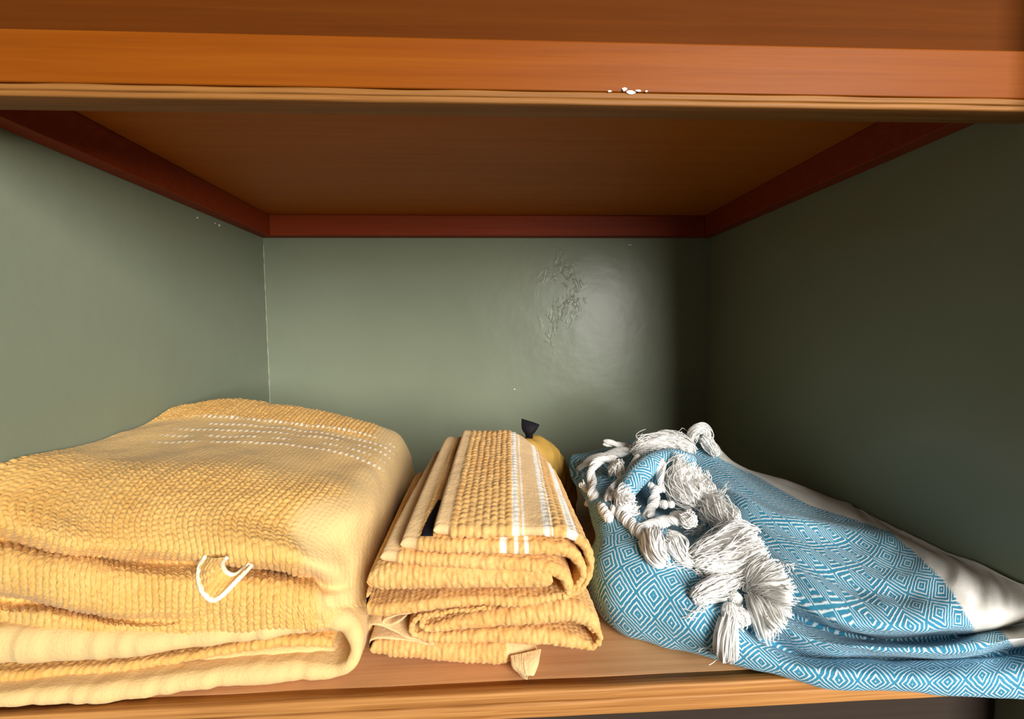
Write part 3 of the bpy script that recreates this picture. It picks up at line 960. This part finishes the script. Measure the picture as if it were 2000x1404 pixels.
cl = adopt(grid_mesh('woven_cloth', G, WEAVE, None, attrs={'white': dmask}, uv=np.stack([Ua, Va], -1)), tw)
CL = bvh_of(cl)

# rolled edge of the throw at the upper left, over a dark hollow
rp = [(1348, 902, .545, 34), (1312, 896, .535, 40), (1275, 905, .52, 42), (1248, 926, .505, 42), (1228, 952, .495, 38), (1214, 975, .49, 30)]
C = np.array([list(P(a, b, d)) + [t * d * DS / F / 2] for a, b, d, t in rp])
C = cr(C, np.linspace(0, len(C) - 1, 160))
T_, N_, B_ = frames(C[:, :3])
a_ = np.linspace(0, 2 * PI, 48, endpoint=False)
G = C[:, None, :3] + C[:, None, 3:4] * (np.cos(a_)[None, :, None] * N_[:, None] + np.sin(a_)[None, :, None] * B_[:, None])
s_ = np.concatenate([[0], np.cumsum(np.linalg.norm(np.diff(C[:, :3], axis=0), axis=1))])
UV = np.stack(np.broadcast_arrays(s_[:, None], (a_ * 0.011)[None, :]), -1)
adopt(grid_mesh('rolled_edge', G, WEAVE, None, close_v=True, attrs={'white': np.zeros((160, 48))}, uv=UV), tw)


# ------------------------------------------------------------------ fringe
class Bag:
    def __init__(self):
        self.V, self.Q, self.n = [], [], 0

    def tube(self, C, r_, ns=5):
        T_, N_, B_ = frames(C)
        a = np.linspace(0, 2 * PI, ns, endpoint=False)
        r_ = np.broadcast_to(r_, (len(C),))
        G = C[:, None] + r_[:, None, None] * (np.cos(a)[None, :, None] * N_[:, None] + np.sin(a)[None, :, None] * B_[:, None])
        m = len(C)
        idx = np.arange(m * ns).reshape(m, ns) + self.n
        idx = np.concatenate([idx, idx[:, :1]], 1)
        q = np.stack([idx[:-1, :-1], idx[:-1, 1:], idx[1:, 1:], idx[1:, :-1]], -1).reshape(-1, 4)
        self.V.append(G.reshape(-1, 3))
        self.Q.append(q)
        self.n += m * ns

    def build(self, name, mat, parent):
        V = np.concatenate(self.V)
        q = np.concatenate(self.Q)
        me = bpy.data.meshes.new(name)
        nf = len(q)
        me.vertices.add(len(V))
        me.vertices.foreach_set('co', V.reshape(-1).astype(np.float32))
        me.loops.add(nf * 4)
        me.loops.foreach_set('vertex_index', q.reshape(-1).astype(np.int32))
        me.polygons.add(nf)
        me.polygons.foreach_set('loop_start', np.arange(0, nf * 4, 4, dtype=np.int32))
        me.polygons.foreach_set('loop_total', np.full(nf, 4, dtype=np.int32))
        me.update(calc_edges=True)
        return adopt(finish(name, me, mat, None, True), parent)


def centre(poly, n_, lift=0.7):
    """photo polyline with widths -> world centre line lying on the throw, and radii"""
    Ds = [hit(CL, a, b) for a, b, w_, *o_ in poly]
    good = [d for d in Ds if d is not None and d < .66]
    md = np.median(good) if good else .6
    out = []
    for (a, b, w_, *o_), d in zip(poly, Ds):
        if o_:
            d = o_[0] * DS if (d is None or d > o_[0] * DS) else d
        elif d is None or d > .70:
            d = md
        r_ = w_ * d / F / 2
        out.append(list(CAM + (_f + _r * ((a - 1000) / F) + _u * ((702 - b) / F)) * (d - r_ * lift)) + [r_])
    C = np.array(out)
    if len(C) > 2:
        dd = (C[:, :3] - CAM) @ _f
        k_ = np.convolve(np.pad(dd, 1, mode='edge'), [.25, .5, .25], 'valid')
        C[:, :3] = CAM + (C[:, :3] - CAM) * (np.minimum(k_, dd) / dd)[:, None]
    return cr(C, np.linspace(0, len(C) - 1, n_))


def rope(bag, poly, turns=None, ply=2, lump=0.0):
    C = centre(poly, 90)
    L_ = np.sum(np.linalg.norm(np.diff(C[:, :3], axis=0), axis=1))
    T_, N_, B_ = frames(C[:, :3])
    turns = turns or L_ / 0.016
    t = np.linspace(0, 1, 90)
    e = np.sqrt(np.clip(np.minimum(t, 1 - t) * L_ / np.maximum(C[:, 3], 1e-5), 0.02, 1))
    for p_ in range(ply):
        a = 2 * PI * (turns * t + p_ / ply)
        off = C[:, 3:4] * 0.45 * (np.cos(a)[:, None] * N_ + np.sin(a)[:, None] * B_)
        X = C[:, :3] + off
        rp_ = C[:, 3] * 0.60 * e * (1 + lump * np.sin(t * 21 + p_))
        bag.tube(X, rp_ * 0.9, 9)
        T2, N2, B2 = frames(X)
        for k in range(11):
            b_ = 2 * PI * (k / 11 + turns * 1.3 * t) + 0.3 * np.sin(t * 9 + k)
            bag.tube(X + (rp_ * (0.94 + 0.06 * math.sin(k * 2.3)))[:, None] * (np.cos(b_)[:, None] * N2 + np.sin(b_)[:, None] * B2), 0.0005, 4)


def tuft(bag, poly, n=70, sr=0.00042, spread=1.0, wob=0.25, flare=0.0, seed=1, core=True, twist=0.6):
    r = np.random.default_rng(seed)
    m = 26
    C = centre(poly, m)
    T_, N_, B_ = frames(C[:, :3])
    t = np.linspace(0, 1, m)
    if core:
        e = np.sqrt(np.clip(np.minimum(t, 1 - t) * 6, 0.03, 1))
        bag.tube(C[:, :3], C[:, 3] * 0.72 * e, 12)
    for i in range(n):
        rho = (0.55 + 0.5 * r.random()) * spread
        a = r.uniform(0, 2 * PI) + twist * t * r.normal(1, 0.5)
        rr = C[:, 3] * rho * (1 + flare * t ** 2 * r.uniform(.2, 1.4))
        w1 = C[:, 3].mean() * wob * np.sin(t * r.uniform(3, 11) + r.uniform(0, 6))
        w2 = C[:, 3].mean() * wob * np.sin(t * r.uniform(3, 11) + r.uniform(0, 6))
        s0, s1 = sorted((int(r.uniform(0, 4)), m - int(r.uniform(0, 6))))
        X = C[:, :3] + (rr * np.cos(a) + w1)[:, None] * N_ + (rr * np.sin(a) + w2)[:, None] * B_
        bag.tube(X[s0:s1], sr * r.uniform(.7, 1.3), 4)


def stray(bag, poly, n=6, sr=0.0003, seed=2, amp=0.004):
    r = np.random.default_rng(seed)
    C = centre(poly, 24)
    for i in range(n):
        t = np.linspace(0, 1, 24)[:, None]
        o_ = r.normal(0, amp, 3)[None] * t + amp * .5 * np.sin(t * r.uniform(4, 12) + r.uniform(0, 6, 3)[None])
        o_[:, 1] = -np.abs(o_[:, 1])
        bag.tube(C[:, :3] + o_, sr, 4)


def knot(bag, px, py, w_, seed=0, D=None):
    """a lumpy knot: three interlocked loops"""
    C = centre([(px, py, w_) + ((D,) if D else ())] * 2, 2)
    c, R0 = C[0, :3], C[0, 3]
    r = np.random.default_rng(seed)
    t = np.linspace(0, 2 * PI, 40)
    for k in range(5):
        ax = r.normal(size=3)
        ax /= np.linalg.norm(ax)
        b_ = np.cross(ax, [0.3, 0.5, 0.8])
        b_ /= np.linalg.norm(b_)
        d_ = np.cross(ax, b_)
        for m_ in range(5):
            q = 0.62 + 0.05 * math.sin(m_ * 2.1)
            sh = ax * R0 * 0.13 * (m_ - 2)
            X = c + sh + R0 * q * (1 - 0.04 * (m_ - 2) ** 2) * (np.cos(t)[:, None] * b_ + np.sin(t)[:, None] * d_) + 0.12 * R0 * np.sin(3 * t)[:, None] * ax
            bag.tube(X, R0 * 0.13, 5)
    bag.tube(np.linspace(c - [0, 0, R0 * .5], c + [0, 0, R0 * .5], 7), R0 * 0.55 * np.sqrt(np.clip(1 - np.linspace(-1, 1, 7) ** 2, .02, 1)), 10)


def tassel(fn):
    b = Bag()
    fn(b)
    return b.build('tassel', YARN, tw)


tassel(lambda b: rope(b, [(1178, 864, 15, .60), (1200, 867, 16, .60), (1225, 874, 14, .60), (1245, 884, 12, .59)], 0.6))
tassel(lambda b: (tuft(b, [(1238, 890, 22, .575), (1262, 872, 34, .575), (1300, 864, 36, .575), (1335, 872, 34, .57), (1352, 888, 20, .565)], 150, wob=.4, seed=3, twist=2),
                  stray(b, [(1260, 866, 10, .57), (1244, 856, 8, .57), (1262, 848, 6, .57)], 10, seed=4),
                  stray(b, [(1290, 860, 10, .57), (1320, 846, 8, .57), (1340, 858, 6, .57)], 14, seed=5),
                  knot(b, 1245, 886, 22, 5, .575)))
tassel(lambda b: (tuft(b, [(1352, 862, 16, .57), (1356, 842, 20, .565), (1370, 836, 20, .565), (1381, 848, 20, .57), (1378, 862, 18, .572)], 60, seed=6, twist=3),
                  tuft(b, [(1372, 850, 22, .568), (1384, 868, 22, .568), (1396, 884, 22, .568), (1400, 892, 14, .568)], 60, seed=7)))
tassel(lambda b: rope(b, [(1128, 918, 10, .60), (1145, 904, 14, .595), (1170, 892, 16, .59), (1205, 884, 18, .585), (1235, 880, 16, .58)], 1.2))
tassel(lambda b: (rope(b, [(1205, 896, 16, .56), (1180, 897, 18, .555), (1162, 907, 18, .55), (1155, 925, 18, .545), (1158, 948, 18, .54), (1158, 968, 22, .53), (1147, 985, 18, .525)], 2),
                  tuft(b, [(1150, 962, 10, .53), (1140, 952, 12, .53), (1133, 942, 14, .53)], 24, seed=8, flare=.8)))
tassel(lambda b: tuft(b, [(1196, 906, 28, .54), (1205, 914, 32, .54), (1214, 918, 30, .54)], 60, seed=9, twist=3, sr=.0006))
tassel(lambda b: rope(b, [(1250, 890, 16, .535), (1238, 912, 20, .53), (1220, 935, 20, .525), (1200, 955, 20, .515), (1186, 978, 18, .505)], 0.8))
tassel(lambda b: (tuft(b, [(1228, 955, 26, .485), (1215, 975, 34, .48), (1222, 995, 30, .475), (1238, 990, 24, .475)], 90, seed=10, wob=.35),
                  knot(b, 1238, 993, 20, 2, .475), knot(b, 1212, 998, 22, 3, .48)))
tassel(lambda b: rope(b, [(1172, 984, 14, .495), (1180, 997, 20, .488), (1188, 1010, 20, .482), (1192, 1018, 12, .48)], 2.5))
tassel(lambda b: (rope(b, [(1195, 990, 20, .475), (1215, 1006, 24, .468), (1235, 1025, 26, .46), (1255, 1043, 26, .452), (1270, 1050, 20, .445)], 3, 2, .2),
                  knot(b, 1225, 1012, 26, 7, .46), knot(b, 1250, 1038, 26, 8, .45)))
tassel(lambda b: (rope(b, [(1250, 1030, 22, .455), (1275, 1026, 24, .45), (1300, 1018, 24, .445), (1330, 1010, 26, .44), (1350, 1012, 18, .438)], 2, 2, .15),
                  tuft(b, [(1330, 1012, 20, .438), (1345, 1014, 30, .434), (1360, 1010, 24, .432)], 70, seed=12, wob=.4)))
tassel(lambda b: rope(b, [(1295, 897, 14, .52), (1291, 915, 17, .51), (1290, 940, 17, .50), (1294, 962, 14, .495)], 0.7))
tassel(lambda b: (rope(b, [(1268, 945, 16, .505), (1278, 955, 20, .50), (1280, 972, 22, .49), (1272, 995, 22, .478), (1262, 1012, 18, .47)], 1.5, 2, .2),
                  knot(b, 1296, 985, 24, 11, .48), knot(b, 1310, 985, 20, 12, .478)))
tassel(lambda b: (tuft(b, [(1338, 900, 34, .53), (1328, 922, 44, .52), (1332, 950, 52, .505), (1350, 968, 48, .49), (1365, 980, 24, .48)], 190, seed=13, wob=.5, twist=1.5),
                  tuft(b, [(1360, 915, 26, .525), (1365, 945, 34, .51), (1375, 965, 36, .495), (1388, 975, 20, .485)], 90, seed=14, wob=.5),
                  stray(b, [(1380, 965, 10, .49), (1400, 965, 6, .485), (1412, 958, 4, .48)], 14, seed=15)))
tassel(lambda b: (tuft(b, [(1368, 1000, 30), (1388, 992, 48), (1410, 1005, 50), (1428, 1024, 34), (1436, 1030, 16)], 170, seed=16, wob=.4, twist=1.4),
                  stray(b, [(1370, 1000, 10), (1345, 985, 8), (1325, 995, 6)], 16, seed=17),
                  stray(b, [(1380, 1015, 10), (1365, 1035, 8), (1340, 1045, 6)], 12, seed=18)))
tassel(lambda b: (tuft(b, [(1272, 1038, 34), (1276, 1062, 46), (1284, 1085, 42), (1300, 1098, 24)], 90, seed=19, wob=.12, sr=.0007, twist=.4),
                  tuft(b, [(1300, 1055, 34), (1316, 1062, 46), (1326, 1078, 38), (1336, 1092, 26), (1350, 1100, 22)], 90, seed=20, wob=.15, sr=.0006),
                  knot(b, 1338, 1096, 26, 14),
                  stray(b, [(1300, 1098, 10), (1318, 1106, 6), (1350, 1110, 6)], 8, seed=21)))
tassel(lambda b: (tuft(b, [(1352, 1105, 30), (1378, 1092, 52), (1410, 1075, 66), (1440, 1055, 62), (1462, 1045, 40), (1470, 1044, 20)], 240, seed=22, wob=.28, twist=.8),
                  tuft(b, [(1375, 1120, 30), (1400, 1110, 44), (1435, 1098, 56), (1470, 1078, 52), (1492, 1072, 24)], 170, seed=23, wob=.28, twist=.8),
                  stray(b, [(1380, 1090, 10), (1366, 1080, 8), (1372, 1070, 6)], 10, seed=24)))
tassel(lambda b: (tuft(b, [(1440, 1128, 20), (1420, 1140, 34), (1395, 1150, 42), (1370, 1160, 36), (1352, 1172, 14)], 140, seed=25, wob=.15, twist=.3),
                  stray(b, [(1385, 1170, 8), (1370, 1188, 6), (1345, 1202, 4)], 8, seed=26)))
def fan(b):
    for k, (x2, y2) in enumerate(((1498, 1098), (1520, 1112), (1536, 1136), (1542, 1166), (1534, 1196), (1518, 1222), (1496, 1240))):
        hx, hy = 1462, 1160
        mx, my = hx + (x2 - hx) * 0.55 + (y2 - hy) * 0.06, hy + (y2 - hy) * 0.55 - 6
        tuft(b, [(hx, hy, 16), (hx + (mx - hx) * .5, hy + (my - hy) * .5 - 2, 28), (mx, my, 38), (x2 * .8 + mx * .2, y2 * .8 + my * .2, 36), (x2, y2, 24)], 60, seed=50 + k, wob=.16, flare=.3, twist=.25)
    stray(b, [(1500, 1110, 10), (1530, 1100, 8), (1540, 1115, 6)], 10, seed=28)


tassel(fan)
tassel(lambda b: (knot(b, 1448, 1135, 24, 21), tuft(b, [(1430, 1140, 20), (1445, 1132, 26), (1460, 1124, 24)], 40, seed=29, wob=.3),
                  knot(b, 1436, 1168, 34, 22)))
tassel(lambda b: (knot(b, 1452, 1205, 40, 23), knot(b, 1425, 1190, 34, 24), tuft(b, [(1418, 1180, 24), (1432, 1200, 40), (1450, 1218, 30)], 80, seed=30, wob=.3)))
tassel(lambda b: (tuft(b, [(1424, 1205, 26), (1420, 1232, 36), (1418, 1258, 42), (1418, 1276, 36), (1420, 1285, 14)], 170, seed=31, wob=.1, twist=.25),
                  stray(b, [(1405, 1245, 6), (1398, 1265, 6), (1370, 1268, 4)], 3, seed=32)))
